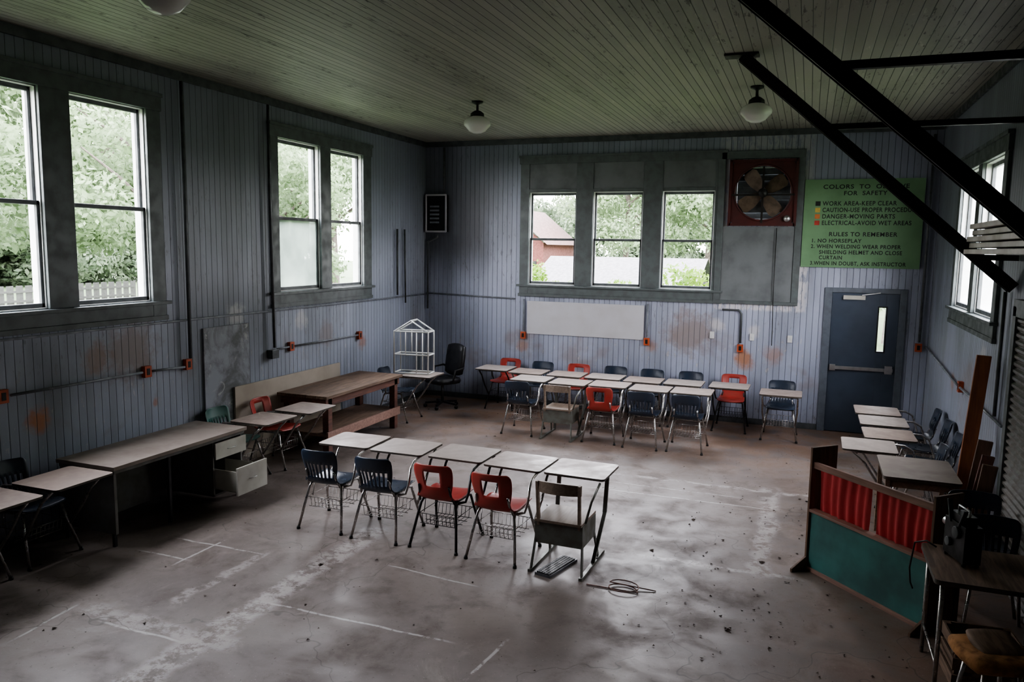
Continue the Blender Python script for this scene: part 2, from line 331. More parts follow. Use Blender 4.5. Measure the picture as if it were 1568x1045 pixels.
b=MB(); b.box((XL+.031,YB-.03,CZ-.09),(XR-.031,YB-.001,CZ-.001),m_condd); b.obj('trim_3')
b=MB(); b.box((XR-.03,YN,CZ-.09),(XR-.001,YB-.001,CZ-.001),m_condd); b.obj('trim_4')
b=MB(); b.box((XL+.022,YB-.02,0),(.23,YB-.001,.09),m_condd); b.obj('baseboard_back')
b=MB(); b.box((XL+.001,YN,0),(XL+.02,YB-.021,.09),m_condd); b.obj('baseboard_left')
b=MB(); b.box((XR-.02,7.6,0),(XR-.001,YB-.021,.09),m_condd); b.obj('baseboard_right')
def portal(ax,pl,sgn,a0,a1,z0,z1):
    l=bpy.data.lights.new('window_portal','AREA'); l.shape='RECTANGLE'; l.size=a1-a0; l.size_y=z1-z0
    try: l.cycles.is_portal=True
    except Exception as e: print('portal',e)
    o=bpy.data.objects.new('window_daylight_portal',l); bpy.context.collection.objects.link(o)
    v=[0,0,(z0+z1)/2]; v[ax]=pl; v[1-ax]=(a0+a1)/2; o.location=v
    d=[0,0,0]; d[ax]=sgn; o.rotation_euler=Vector(d).to_track_quat('-Z','Z').to_euler()
for a,c in LW: portal(0,XL-T-.01,1,a,c,*LZ)
for a,c in BW: portal(1,YB+T+.01,-1,a,c,*BZ)
for a,c in RW: portal(0,XR+T+.01,-1,a,c,*RZ)
# ------------------------------------------------------------------ door
b=MB(); y0=YB-.03
for lo,hi in (((.24,y0,0),(.345,YB-.001,2.2)),((1.265,y0,0),(1.36,YB-.001,2.2)),((.345,y0,2.13),(1.265,YB-.001,2.2)),((.341,YB+.045,0),(.38,YB+.1,2.149)),((1.23,YB+.045,0),(1.269,YB+.1,2.149)),((.38,YB+.045,2.09),(1.23,YB+.1,2.149)),((.341,YB+.045,0),(1.269,YB+.1,.03))): b.box(lo,hi,m_doorf)
b.obj('trim_5',bevel=.004)
b=MB(); A0,A1=.347,1.263; yd0,yd1=YB-.005,YB+.04; wx0,wx1,wz0,wz1=1.0,1.09,1.27,1.92
b.box((A0,yd0,.01),(wx0,yd1,2.125),m_door); b.box((wx1,yd0,.01),(A1,yd1,2.125),m_door); b.box((wx0,yd0,.01),(wx1,yd1,wz0),m_door); b.box((wx0,yd0,wz1),(wx1,yd1,2.125),m_door)
for lo,hi in (((wx0-.02,yd0-.008,wz0-.02),(wx0,yd0,wz1+.02)),((wx1,yd0-.008,wz0-.02),(wx1+.02,yd0,wz1+.02)),((wx0,yd0-.008,wz0-.02),(wx1,yd0,wz0)),((wx0,yd0-.008,wz1),(wx1,yd0,wz1+.02))): b.box(lo,hi,m_black)
b.box((A0+.02,yd0-.05,.97),(A1-.03,yd0-.012,1.02),m_steel); b.box((A0+.02,yd0-.055,.95),(A0+.1,yd0,1.04),m_steel); b.box((A1-.14,yd0-.06,.94),(A1-.04,yd0,1.06),m_steel)
b.box((.50,yd0-.055,2.03),(.80,yd0,2.09),m_drawer); b.beam((.75,yd0-.06,2.10),(1.0,yd0-.04,2.14),.02,.012,m_steel)
b.obj('door_1',bevel=.002)
# ------------------------------------------------------------------ sign
b=MB(); b.box((-.13,YB-.045,2.50),(1.48,YB-.032,3.80),m_sign)
sgn=b.obj('safety_rules_sign')
def txt(s,x,z,size,w=None,col=m_ink,align='LEFT'):
    cu=bpy.data.curves.new('lettering','FONT'); cu.body=s; cu.size=size; cu.align_x=align; cu.space_character=1.12; cu.offset=.0018; cu.extrude=.0008
    o=bpy.data.objects.new('lettering',cu); bpy.context.collection.objects.link(o); cu.materials.append(col)
    o.location=(x,YB-.047,z); o.rotation_euler=(math.pi/2,0,0); o.parent=sgn
    bpy.context.view_layer.update()
    if w: o.scale=(w/max(o.dimensions.x,.01),1,1)
cx=.70
txt('COLORS  TO  OBSERVE',cx,3.66,.085,1.15,align='CENTER'); txt('FOR  SAFETY',cx,3.565,.085,.58,align='CENTER')
for i,(t,mm,w) in enumerate((('WORK AREA-KEEP CLEAR',m_ink,1.0),('CAUTION-USE PROPER PROCEDURE',m_yel,1.28),('DANGER-MOVING PARTS',m_sor,.98),('ELECTRICAL-AVOID WET AREAS',m_sred,1.2))):
    z=3.415-i*.095; txt(t,.13,z,.088,w)
    q=MB(); q.box((.03,YB-.049,z-.005),(.10,YB-.046,z+.062),mm); q.obj('color_swatch',parent=sgn)
txt('RULES TO REMEMBER',cx,2.965,.085,.92,align='CENTER')
for t,x,z,w in (('1. NO HORSEPLAY',.0,2.87,.68),('2. WHEN WELDING WEAR PROPER',.0,2.785,1.22),('SHIELDING HELMET AND CLOSE',.12,2.70,1.12),('CURTAIN',.12,2.62,.32),('3.WHEN IN DOUBT, ASK INSTRUCTOR',.0,2.535,1.30)): txt(t,x,z,.078,w)
# ------------------------------------------------------------------ fan
b=MB(); fc=Vector((-.73,YB-.03,3.61)); hw=.48
n=40; R1=.42
vs=[];fs=[]
for k in range(n):
    a=2*math.pi*(k+.5)/n; ca,sa=math.cos(a),math.sin(a); q=hw/max(abs(ca),abs(sa))
    for yy in (YB-.06,YB-.046): vs.append((fc.x+ca*R1,yy,fc.z+sa*R1)); vs.append((fc.x+ca*q,yy,fc.z+sa*q))
for k in range(n):
    j=(k+1)%n; a=4*k; c=4*j
    fs+=[(a,a+1,c+1,c),(a+2,c+2,c+3,a+3),(a,c,c+2,a+2),(a+1,a+3,c+3,c+1)]
b.add(vs,fs,m_fanred)
for lo,hi in (((fc.x-hw-.02,YB-.09,fc.z-hw-.02),(fc.x-hw+.02,YB-.046,fc.z+hw+.02)),((fc.x+hw-.02,YB-.09,fc.z-hw-.02),(fc.x+hw+.02,YB-.046,fc.z+hw+.02)),((fc.x-hw,YB-.09,fc.z-hw-.02),(fc.x+hw,YB-.046,fc.z-hw+.02)),((fc.x-hw,YB-.09,fc.z+hw-.02),(fc.x+hw,YB-.046,fc.z+hw+.02))): b.box(lo,hi,m_fanred)
b.tube([(fc.x+R1*math.cos(t*math.pi/16),YB-.063,fc.z+R1*math.sin(t*math.pi/16)) for t in range(32)],.014,m_fanred,6,True)
for k in range(4):
    a=math.radians(35+90*k); vs=[]
    for i in range(8):
        r=.05+.34*i/7; w=.045+.065*math.sin(min(1,i/4.5)*math.pi/2)
        if i==7: w*=.7
        for s_ in (-1,1):
            tw=.35*s_*w; vs.append((fc.x+math.cos(a)*r-math.sin(a)*w*s_,YB-.02+tw,fc.z+math.sin(a)*r+math.cos(a)*w*s_))
    b.add(vs,[(2*i,2*i+1,2*i+3,2*i+2) for i in range(7)],m_blade,True)
b.lathe([(0,-.1),(.06,-.1),(.07,-.08),(.07,.0),(0,.0)],(fc.x,YB+.0,fc.z),m_black,20,axis=1)
b.beam((fc.x-.47,YB-.07,fc.z-.03),(fc.x+.47,YB-.07,fc.z-.03),.012,.03,m_beam); b.beam((fc.x,YB-.07,fc.z-.47),(fc.x,YB-.07,fc.z+.4),.03,.012,m_beam,up=(0,1,0))
for i in range(8): b.box((FANX[0]+.002,YB+.10,FANZ[0]+.002+i*.0968),(FANX[1]-.002,YB+.112,FANZ[0]+.100+i*.0968),m_condd,R=Matrix.Rotation(-.12 if i%3 else -.3,3,'X'))
b.lathe([(.0,-.11),(.05,-.11),(.05,-.09),(0,-.09)],(-.36,YB,3.22),m_steel,16,axis=1)
b.obj('exhaust_fan')
b=MB(); b.tube([(-.50,YB-.06,3.08),(-.5,YB-.06,2.2),(-.48,YB-.035,1.27)],.006,m_black,6); b.obj('fan_pull_cord')
# ------------------------------------------------------------------ electrical & conduit
b=MB(); x0,x1,z0,z1=-6.45,-6.05,2.98,3.63; b.box((x0,YB-.10,z0),(x1,YB-.001,z1),m_black)
for lo,hi in (((x0-.01,YB-.115,z0),(x0+.02,YB-.10,z1)),((x1-.02,YB-.115,z0),(x1+.01,YB-.10,z1)),((x0,YB-.115,z0-.01),(x1,YB-.10,z0+.02)),((x0,YB-.115,z1-.02),(x1,YB-.10,z1+.01))): b.box(lo,hi,m_paper)
for i in range(5): b.box((x0+.08,YB-.112,z0+.15+i*.07),(x1-.14,YB-.10,z0+.18+i*.07),m_cond)
b.obj('breaker_panel',bevel=.003)
def cond(pts,r=.013,mat=m_cond,name='electrical_conduit'): q=MB(); q.tube(pts,r,mat,8); return q.obj(name)
xl=XL+.03
cond([(xl,YN+.05,1.86),(xl,YB-.03,1.86)])
cond([(XL+.035,YB-.025,1.88),(-4.75,YB-.03,1.84)])
cond([(XL+.07,6.76,4.45),(XL+.07,6.76,1.43)],.018,m_condd)
cond([(XL+.05,6.69,1.34),(XL+.045,6.24,1.36)],.013)
cond([(XL+.04,6.11,1.36),(XL+.04,4.67,1.37)],.013); cond([(XL+.04,4.53,1.37),(XL+.04,YN+.3,1.38)],.013)
cond([(XL+.07,8.20,4.45),(XL+.07,8.2,3.4),(XL+.07,8.23,1.38)],.018,m_condd)
cond([(XL+.04,8.32,1.35),(XL+.04,8.57,1.35)],.012); cond([(XL+.04,8.69,1.35),(XL+.04,10.28,1.34)],.012)
cond([(XL+.05,11.5,3.0),(XL+.05,11.5,1.9)],.018,m_condd); cond([(XL+.05,11.75,3.0),(XL+.05,11.78,1.75)],.016,m_condd)
cond([(-6.25,YB-.05,2.95),(-6.25,YB-.05,2.88),(-6.44,YB-.05,2.8),(-6.44,YB-.05,1.6)],.02,m_condd)
cond([(-6.12,YB-.05,3.66),(-6.12,YB-.05,4.45)],.02,m_condd)
for x in (-4.59,-2.43): cond([(x,YB-.03,1.84),(x,YB-.03,1.29)],.014)
cond([(-1.25,YB-.03,1.80),(-1.0,YB-.03,1.80),(-.95,YB-.03,1.74),(-.95,YB-.03,1.28)],.016,m_condd)
cond([(1.55,YB-.06,4.4),(1.55,YB-.06,1.44)],.018,m_condd)
cond([(XR-.04,YB-.1,1.38),(XR-.04,9.86,1.25)],.013); cond([(XR-.04,9.72,1.25),(XR-.04,7.7,1.24)],.013); cond([(XR-.04,8.0,1.27),(XR-.04,8.0,2.4)],.016,m_condd)
def obox(x,y,z,ax,name='outlet_box'):
    q=MB(); d=.05; w=.045; h=.06
    if ax==0:
        s=1 if x<0 else -1; q.box((min(x,x+s*d),y-w,z-h),(max(x,x+s*d),y+w,z+h),m_orange); q.box((min(x+s*d,x+s*(d+.003)),y-.02,z-.035),(max(x+s*d,x+s*(d+.003)),y+.02,z+.035),m_black)
    else: q.box((x-w,y-d,z-h),(x+w,y,z+h),m_orange); q.box((x-.02,y-d-.003,z-.035),(x+.02,y-d,z+.035),m_black)
    q.obj(name,bevel=.006)
for y,z in ((6.76,1.36),(6.18,1.36),(8.63,1.35),(10.34,1.33),(4.6,1.37)): obox(XL+.001,y,z,0)
obox(XR-.001,9.79,1.25,0)
for x,z in ((-4.59,1.21),(-2.43,1.22),(-.95,1.20),(1.55,1.36)): obox(x,YB-.001,z,1)
q=MB(); q.box((XL+.001,8.16,1.24),(XL+.09,8.30,1.355),m_condd); q.obj('junction_box',bevel=.006)
for x in (-1.39,-.78,-.22): q=MB(); q.box((x-.035,YB-.03,1.33),(x+.035,YB-.001,1.44),m_white); q.box((x-.008,YB-.04,1.37),(x+.008,YB-.03,1.40),m_white); q.obj('light_switch',bevel=.004)
q=MB(); q.box((-4.53,YB-.02,1.24),(-2.49,YB-.002,1.81),m_paper); q.obj('bulletin_board',bevel=.003)
def patchmat():
    m,nt,b=newmat('patch_plywood'); o=OBJ(nt); n=NOISE(nt,o,2.2,6,.7,.5); c=MIX(nt,MR(nt,n,.4,.65),(.33,.35,.40),(.14,.145,.15))
    c=MIX(nt,MR(nt,NOISE(nt,o,4.5,6,.7,1.0),.60,.68,0,.65),c,(.55,.55,.56)); nt.links.new(c,b.inputs['Base Color']); return m
q=MB(); q.box((XL+.001,7.02,.55),(XL+.025,7.80,1.74),patchmat()); q.obj('wall_patch_panel',bevel=.003)
# ------------------------------------------------------------------ ceiling lamps
def lampmesh():
    b=MB(); b.lathe([(0,0),(.075,0),(.07,-.02),(.03,-.035),(.016,-.045),(.016,-.11),(.045,-.12),(.085,-.15),(.09,-.19),(.0,-.19)],(0,0,0),m_black,24)
    b.lathe([(.075,-.17),(.08,-.19),(.12,-.205),(.165,-.24),(.175,-.27),(.17,-.30),(.14,-.33),(.105,-.37),(.05,-.395),(0,-.40)],(0,0,0),m_globe,32); return b.mesh('lamp')
lm=lampmesh()
for x,y in ((-4.05,9.27),(-.66,9.32),(-3.92,3.98),(-.66,4.1)): place(lm,'schoolhouse_ceiling_lamp',(x,y,CZ-.001))
# ------------------------------------------------------------------ knee braces
def brace(y):
    b=MB(); p0=Vector((-.70,y,CZ-.02)); p1=Vector((XR-.03,y,2.44))
    b.beam(p0,p1,.09,.012,m_beam,up=(0,1,0)); b.beam(p0+Vector((0,.04,0)),p1+Vector((0,.04,0)),.012,.10,m_beam) ; b.beam(p0-Vector((0,.04,0)),p1-Vector((0,.04,0)),.012,.10,m_beam)
    b.box((-.86,y-.08,CZ-.02),(-.55,y+.08,CZ-.001),m_beam)
    b.beam((.06,y,3.86),(XR-.01,y,3.86),.05,.05,m_beam); b.beam((1.32,y,2.70),(XR-.01,y,2.70),.05,.05,m_beam)
    b.obj('steel_knee_brace')
brace(7.8); brace(5.3)
b=MB()
for i in range(5): b.box((1.24+.03*(i%2),3.0+.2*i,2.728+i*.052),(1.60,7.72-.05*i,2.728+i*.052+.040),m_trimb)
b.obj('stored_trim_boards',bevel=.004)
b=MB(); zz=np.arange(0,2.22,.06)
vs=[];fs=[]
prof=[]
for z in zz: prof+=[(XR-.03,z),(XR-.05,z+.02),(XR-.05,z+.04),(XR-.03,z+.055)]
for x,z in prof: vs+=[(x,3.6,z),(x,7.45,z)]
fs=[(2*i,2*i+1,2*i+3,2*i+2) for i in range(len(prof)-1)]
b.add(vs,fs,m_corr); b.box((XR-.065,7.45,0),(XR-.001,7.55,2.3),m_trim); b.box((XR-.065,3.5,0),(XR-.001,3.6,2.3),m_trim); b.box((XR-.065,3.5,2.22),(XR-.001,7.55,2.36),m_trim)
b.obj('door_2')
# ------------------------------------------------------------------ student furniture
def shell(style):
    prof=[(.47,.445),(.455,.456),(.40,.458),(.30,.447),(.20,.440),(.12,.442),(.065,.455),(.035,.485),(.02,.525),(.01,.56),(.0,.595),(-.01,.63),(-.02,.665),(-.03,.70),(-.04,.74),(-.048,.775),(-.052,.795),(-.053,.805)]
    hw=[.185,.198,.205,.205,.205,.2,.19,.175,.165,.168,.175,.182,.188,.192,.193,.188,.172,.150]
    nx=17; bm=bmesh.new(); g=[]
    for (y,z),w in zip(prof,hw):
        row=[]
        for i in range(nx+1):
            s=-1+2*i/nx; k=min(1,max(0,(z-.46)/.12))
            row.append(bm.verts.new((s*w, y+.045*s*s*k, z+.018*s*s*(1-k))))
        g.append(row)
    for j in range(len(prof)-1):
        for i in range(nx):
            if style=='slots' and 8<=j<=11 and i in (2,4,6,8,10,12,14): continue
            if style=='hole' and 10<=j<=13 and 5<=i<=11: continue
            bm.faces.new((g[j][i],g[j][i+1],g[j+1][i+1],g[j+1][i]))
    bmesh.ops.recalc_face_normals(bm,faces=bm.faces)
    bmesh.ops.solidify(bm,geom=bm.faces[:],thickness=.007)
    return bm
def desktop(b,x0,x1,y0,y1,z,mat,th=.018):
    r=.035; pts=[]
    for cx_,cy_,a0 in ((x1-r,y1-r,0),(x0+r,y1-r,90),(x0+r,y0+r,180),(x1-r,y0+r,270)):
        for k in range(5): a=math.radians(a0+22.5*k); pts.append((cx_+r*math.cos(a),cy_+r*math.sin(a)))
    n=len(pts); vs=[(x,y,z) for x,y in pts]+[(x,y,z-th) for x,y in pts]
    b.add(vs,[tuple(range(n))],mat); b.add(vs,[tuple(range(2*n-1,n-1,-1))]+[(i,i+n,(i+1)%n+n,(i+1)%n) for i in range(n)],m_edge)
def unit(style,plastic,lam,tube=m_chrome,basket=True):
    b=MB(); b.bm(shell(style),plastic)
    r=.0125
    for s in (-1,1):
        b.tube([(s*.235,.0,.012),(s*.20,.07,.25),(s*.175,.11,.40),(s*.165,.13,.428),(s*.165,.20,.430),(s*.17,.38,.435),(s*.178,.42,.425),(s*.20,.45,.30),(s*.245,.55,.012)],r,tube)
        b.tube([(s*.175,.09,.43),(s*.155,.045,.52),(s*.15,.02,.60)],.010,tube)
        b.lathe([(0,0),(.018,0),(.018,.014),(.013,.03),(0,.03)],(s*.235,0,0),m_black,10); b.lathe([(0,0),(.018,0),(.018,.014),(.013,.03),(0,.03)],(s*.245,.55,0),m_black,10)
    b.tube([(-.165,.17,.428),(.165,.17,.428)],.010,tube); b.tube([(-.17,.36,.432),(.17,.36,.432)],.010,tube)
    b.tube([(.18,.15,.42),(.245,.17,.44),(.265,.19,.52),(.262,.24,.66),(.255,.32,.705),(.24,.46,.712),(.22,.85,.712)],r,tube)
    b.tube([(.215,.47,.24),(.235,.60,.42),(.235,.72,.60),(.235,.84,.705)],r,tube)
    b.tube([(-.215,.47,.24),(-.235,.60,.42),(-.235,.72,.60),(-.235,.84,.705),(-.235,.50,.712)],r,tube)
    b.tube([(-.235,.80,.70),(.235,.80,.70)],.010,tube)
    desktop(b,-.285,.275,.42,.94,.742,lam)
    if basket:
        z=.20; 
        for i in range(9): x=-.16+.04*i; b.tube([(x,.10,z+.10),(x,.12,z),(x,.42,z),(x,.44,z+.10)],.003,tube,5)
        for y,zz in ((.10,z+.1),(.12,z),(.22,z),(.32,z),(.42,z),(.44,z+.1)): b.tube([(-.19,y,zz),(.19,y,zz)],.0035,tube,5)
        for s in (-1,1): b.tube([(s*.19,.10,z+.1),(s*.19,.44,z+.1)],.0035,tube,5); b.tube([(s*.16,.14,z+.1),(s*.165,.18,.43)],.004,tube,5)
    return b.mesh('student_desk')
U={'navy':unit('slots',m_navy,m_lam),'navy2':unit('slots',m_navy,m_lam2),'red':unit('hole',m_red,m_lam2,m_dark),'red2':unit('hole',m_red,m_lam),'green':unit('slots',m_green,m_lam)}
def woodunit():
    b=MB()
    for (z0,z1,w) in ((.70,.80,.2),):
        vs=[];n=12
        for i in range(n+1):
            s=-1+2*i/n; y=-.06+.05*s*s
            for yy,zz in ((y,z0),(y+.018,z0),(y+.018,z1-.012*s*s),(y,z1-.012*s*s)): vs.append((s*w,yy,zz))
        fs=[]
        for i in range(n):
            a=4*i;c=a+4
            for k in range(4): fs.append((a+k,a+(k+1)%4,c+(k+1)%4,c+k))
        fs+=[(3,2,1,0),(4*n,4*n+1,4*n+2,4*n+3)]; b.add(vs,fs,m_chwood)
    for s in (-1,1):
        b.beam((s*.18,.03,.40),(s*.185,-.015,.79),.022,.035,m_chwood,up=(0,1,0))
        b.box((s*.205-.006,.02,.24),(s*.205+.006,.40,.43),m_gmetal)
        b.beam((s*.205,.04,.30),(s*.225,-.02,.02),.012,.035,m_gmetal,up=(0,1,0)); b.beam((s*.205,.36,.30),(s*.225,.46,.02),.012,.035,m_gmetal,up=(0,1,0))
        b.beam((s*.225,-.06,.012),(s*.225,.62,.012),.03,.022,m_gmetal)
    b.box((-.205,.0,.43),(.205,.42,.452),m_chwood)
    b.box((-.2,.02,.24),(.2,.40,.252),m_gmetal); b.box((-.2,.02,.24),(.2,.03,.42),m_gmetal)
    b.beam((.225,.30,.02),(.235,.62,.40),.03,.02,m_gmetal); b.beam((.225,.40,.02),(.225,.60,.02),.03,.02,m_gmetal)
    b.beam((.235,.60,.38),(.235,.66,.71),.035,.02,m_gmetal,up=(0,1,0)); b.beam((-.225,.60,.02),(-.225,.68,.71),.035,.02,m_gmetal,up=(0,1,0)); b.box((-.24,.5,.70),(.25,.84,.722),m_gmetal)
    b.tube([(.21,.1,.44),(.25,.12,.62),(.24,.4,.70)],.011,m_gmetal)
    desktop(b,-.28,.28,.38,.90,.745,m_lam,.02); return b.mesh('wooden_student_desk')
WU=woodunit()
def U_(k,x,y,rz=0.0,dr=None):
    dr=random.uniform(-.03,.03) if dr is None else dr
    nm={'navy':'student_desk_navy_chair','navy2':'student_desk_navy_chair','red':'student_desk_red_chair','red2':'student_desk_red_chair','green':'student_desk_green_chair'}.get(k,'student_desk_wooden_chair')
    return place(WU if k=='wood' else U[k],nm,(x,y,0),rz+dr,.0)
for k,x,y,d in (('navy',-4.22,6.0,.03),('navy2',-3.62,5.98,.02),('red',-3.02,6.0,-.02),('red2',-2.44,5.95,-.05),('wood',-1.84,5.97,-.03)): U_(k,x,y,0,d)
for k,x,y in (('navy2',-3.86,10.36),('wood',-3.24,10.33),('red2',-2.64,10.38),('navy',-2.04,10.31),('navy',-1.44,10.34)): U_(k,x,y,0,random.uniform(-.02,.02))
for k,x,y in (('red',-4.76,12.45),('navy',-4.13,12.34),('red2',-3.50,12.35),('navy2',-2.88,12.38),('navy',-2.27,12.34),('navy2',-1.66,12.37),('red',-1.0,12.40),('navy',-.28,12.12)): U_(k,x,y,math.pi,random.uniform(-.012,.012))
mh=-math.pi/2
for k,x,y in (('navy',-6.44,4.56),('navy',-6.42,3.9),('green',-6.40,7.1),('red2',-6.33,7.78),('navy2',-6.22,10.62)): U_(k,x,y,mh,random.uniform(-.01,.01))
for k,x,y in (('navy',1.58,10.68),('navy2',1.60,10.02),('navy',1.60,9.32),('navy2',1.36,8.68)): U_(k,x,y,-mh,random.uniform(-.01,.01))
# ------------------------------------------------------------------ teacher desk
b=MB(); X0,X1,Y0,Y1=-6.30,-5.60,4.93,6.66
b.box((X0,Y0,.715),(X1,Y1,.75),m_tdesk); b.box((X0+.01,Y0+.02,.68),(X1-.02,Y1-.02,.715),m_tdeskb)
b.box((X0+.01,Y0+.03,.05),(X0+.03,Y1-.03,.68),m_tdeskb)
b.box((X0+.03,Y0+.03,.12),(X1-.04,Y0+.06,.68),m_tdeskb)
px0,px1=X0+.04,X1-.04; py0,py1=6.18,6.62
for lo,hi in (((px0,py0,.10),(px1,py0+.02,.68)),((px0,py1-.02,.10),(px1,py1,.68)),((px0,py0,.10),(px1,py1,.12))): b.box(lo,hi,m_tdeskb)
def drawer(z0,z1,out):
    x=px1+out; b.box((x,py0-.01,z0),(x+.02,py1+.01,z1),m_drawer); b.box((x-.5,py0+.03,z0+.02),(x,py0+.04,z1-.05),m_drawer); b.box((x-.5,py1-.04,z0+.02),(x,py1-.03,z1-.05),m_drawer); b.box((x-.5,py0+.03,z0+.02),(x,py1-.03,z0+.03),m_drawer)
    b.tube([(x+.02,6.34,(z0+z1)/2),(x+.035,6.35,(z0+z1)/2),(x+.035,6.45,(z0+z1)/2),(x+.02,6.46,(z0+z1)/2)],.005,m_steel,6)
drawer(.50,.67,.03); drawer(.15,.44,.30)
for x in (X0+.05,X1-.08):
    for y in (Y0+.05,Y1-.07): b.beam((x,y,0),(x,y,.14),.03,.03,m_dark)
b.beam((X1-.1,5.65,0),(X1-.1,5.65,.68),.03,.03,m_dark)
b.obj('teacher_desk',bevel=.003)
b=MB(); b.box((XL+.03,7.48,0.0),(XL+.06,9.75,.98),m_cream); b.obj('leaning_board',bevel=.003)
b=MB(); X0,X1,Y0,Y1=-6.40,-5.63,8.20,10.18
for i in range(5): w=(X1-X0)/5; b.box((X0+w*i+.002,Y0,.76),(X0+w*(i+1)-.002,Y1,.80),m_wood1)
b.box((X0+.03,Y0+.04,.66),(X0+.06,Y1-.04,.76),m_redwood); b.box((X1-.07,Y0+.04,.66),(X1-.04,Y1-.04,.76),m_redwood); b.box((X0+.06,Y0+.05,.66),(X1-.07,Y0+.08,.76),m_redwood); b.box((X0+.06,Y1-.08,.66),(X1-.07,Y1-.05,.76),m_redwood)
for x in (X0+.04,X1-.13):
    for y in (Y0+.09,Y1-.18): b.box((x,y,0),(x+.09,y+.09,.76),m_redwood)
b.box((X0+.04,Y0+.05,.26),(X1-.05,Y1-.05,.30),m_wood1); b.box((X1-.05,Y0+.05,.20),(X1-.02,Y1-.05,.32),m_pinkw)
b.obj('workbench',bevel=.004)
b=MB(); r=.013; W,Dp,H=.56,.26,.66
for y in (0,Dp):
    b.tube([(0,y,0.01),(0,y,H),(W/2,y,H+.17),(W,y,H),(W,y,.01)],r,m_white,6); b.tube([(0,y,H),(W,y,H)],r,m_white,6); b.tube([(0,y,.30),(W,y,.30)],r,m_white,6); b.tube([(0,y,.01),(W,y,.01)],r,m_white,6)
    for x in (.19,.37): b.tube([(x,y,.30 if x<.3 else .01),(x,y,H)],r*.8,m_white,6)
for x,z in ((0,0.01),(W,.01),(0,H),(W,H),(W/2,H+.17),(0,.30),(W,.30)): b.tube([(x,0,z),(x,Dp,z)],r,m_white,6)
b.obj('house_shaped_frame',(-5.97,10.52,.745),.12)
# office chair
b=MB()
for k in range(5):
    a=2*math.pi*k/5+.3; p=(math.cos(a)*.29,math.sin(a)*.29,.075); b.beam((0,0,.10),p,.04,.03,m_black); b.lathe([(0,-.018),(.028,-.018),(.028,.018),(0,.018)],(p[0],p[1],.028),m_black,12,axis=0)
b.tube([(0,0,.08),(0,0,.42)],.025,m_dark)
def pad(b,c,sz,R,mat):
    bm=bmesh.new(); bmesh.ops.create_cube(bm,size=1); bmesh.ops.subdivide_edges(bm,edges=bm.edges[:],cuts=4,use_grid_fill=True)
    for v in bm.verts:
        q=Vector([max(-1,min(1,c_*2)) for c_ in v.co]); n_=Vector((q.x*math.sqrt(1-q.y**2/2-q.z**2/2+q.y**2*q.z**2/3),q.y*math.sqrt(1-q.x**2/2-q.z**2/2+q.x**2*q.z**2/3),q.z*math.sqrt(1-q.x**2/2-q.y**2/2+q.x**2*q.y**2/3)))
        q=q.lerp(n_,.45); v.co=R@Vector((q.x*sz[0]/2,q.y*sz[1]/2,q.z*sz[2]/2))+Vector(c)
    b.bm(bm,mat)
pad(b,(0,0,.47),(.52,.50,.12),Matrix(),m_offc); pad(b,(0,.27,.80),(.48,.12,.56),Matrix.Rotation(-.15,3,'X'),m_offc)
b.beam((0,.2,.42),(0,.30,.60),.06,.02,m_dark,up=(0,1,0))
for s in (-1,1): b.tube([(s*.2,.0,.43),(s*.30,.0,.46),(s*.30,.05,.66),(s*.29,.22,.68),(s*.22,.26,.66)],.018,m_black)
b.obj('office_chair',(-5.72,11.72,0),-.5)
# ------------------------------------------------------------------ puppet theatre
pl=Vector((.13,6.90,0)); pr=Vector((.93,6.05,0)); W=(pr-pl).length; ang=math.atan2((pr-pl).y,(pr-pl).x)
b=MB()
b.box((.0,0,.03),(W,.02,.52),m_teal); b.box((-.01,-.012,.0),(W+.01,.03,.035),m_pinkw)
b.box((0,-.02,.52),(W,.05,.545),m_pinkw); b.box((.0,.0,.90),(W,.03,.955),m_pinkw)
for x in (0,W):
    xa,xb=(x-.022,x) if x==0 else (x,x+.022)
    b.box((xa,-.02,0),(xb,.26,1.08 if x==0 else 1.02),m_wood2)
    b.add([(xa,-.02,0),(xb,-.02,0),(xa,-.17,0),(xb,-.17,0),(xa,-.02,.12),(xb,-.02,.12),(xa,-.17,.03),(xb,-.17,.03)],[(0,1,3,2),(4,6,7,5),(2,3,7,6),(0,2,6,4),(1,5,7,3),(0,4,5,1)],m_wood2)
    b.box((xa,.24,0),(xb,.30,.4),m_wood2)
for (c0,c1,zb,zt) in ((.03,W*.50,.50,.92),(W*.53,W-.04,.47,.90)):
    nx,nz=60,8; vs=[]
    for j in range(nz+1):
        t=j/nz
        for i in range(nx+1):
            s=i/nx; x=c0+(c1-c0)*(s*(1-.06*t)+.03*t); y=.05+.016*math.sin(s*38+math.sin(t*3))*(.5+.5*t)+.01*math.sin(s*11); vs.append((x,y,zt-(zt-zb)*t))
    b.add(vs,[(j*(nx+1)+i,j*(nx+1)+i+1,(j+1)*(nx+1)+i+1,(j+1)*(nx+1)+i) for j in range(nz) for i in range(nx)],m_curt,True)
b.tube([(0,.07,.925),(W,.07,.925)],.007,m_steel,6)
b.obj('puppet_theatre',tuple(pl),ang,bevel=.003)
b=MB(); desktop(b,.72,1.34,7.42,8.22,.76,m_tdesk,.03)
for x in (.76,1.30):
    for y in (7.46,8.18): b.beam((x,y,0),(x,y,.73),.04,.04,m_wood1)
b.box((.76,7.45,.66),(1.30,7.47,.73),m_wood1); b.box((.76,8.17,.66),(1.30,8.19,.73),m_wood1)
b.obj('small_wooden_table',bevel=.003)
b=MB(); desktop(b,.82,1.52,5.12,5.78,.76,m_wood1,.03)
for x in (.87,1.47):
    for y in (5.17,5.73): b.tube([(x,y,.0),(x,y,.735)],.014,m_chrome)
b.tube([(.87,5.17,.2),(.87,5.73,.2)],.01,m_chrome); b.tube([(1.47,5.17,.2),(1.47,5.73,.2)],.01,m_chrome)
b.obj('utility_table')
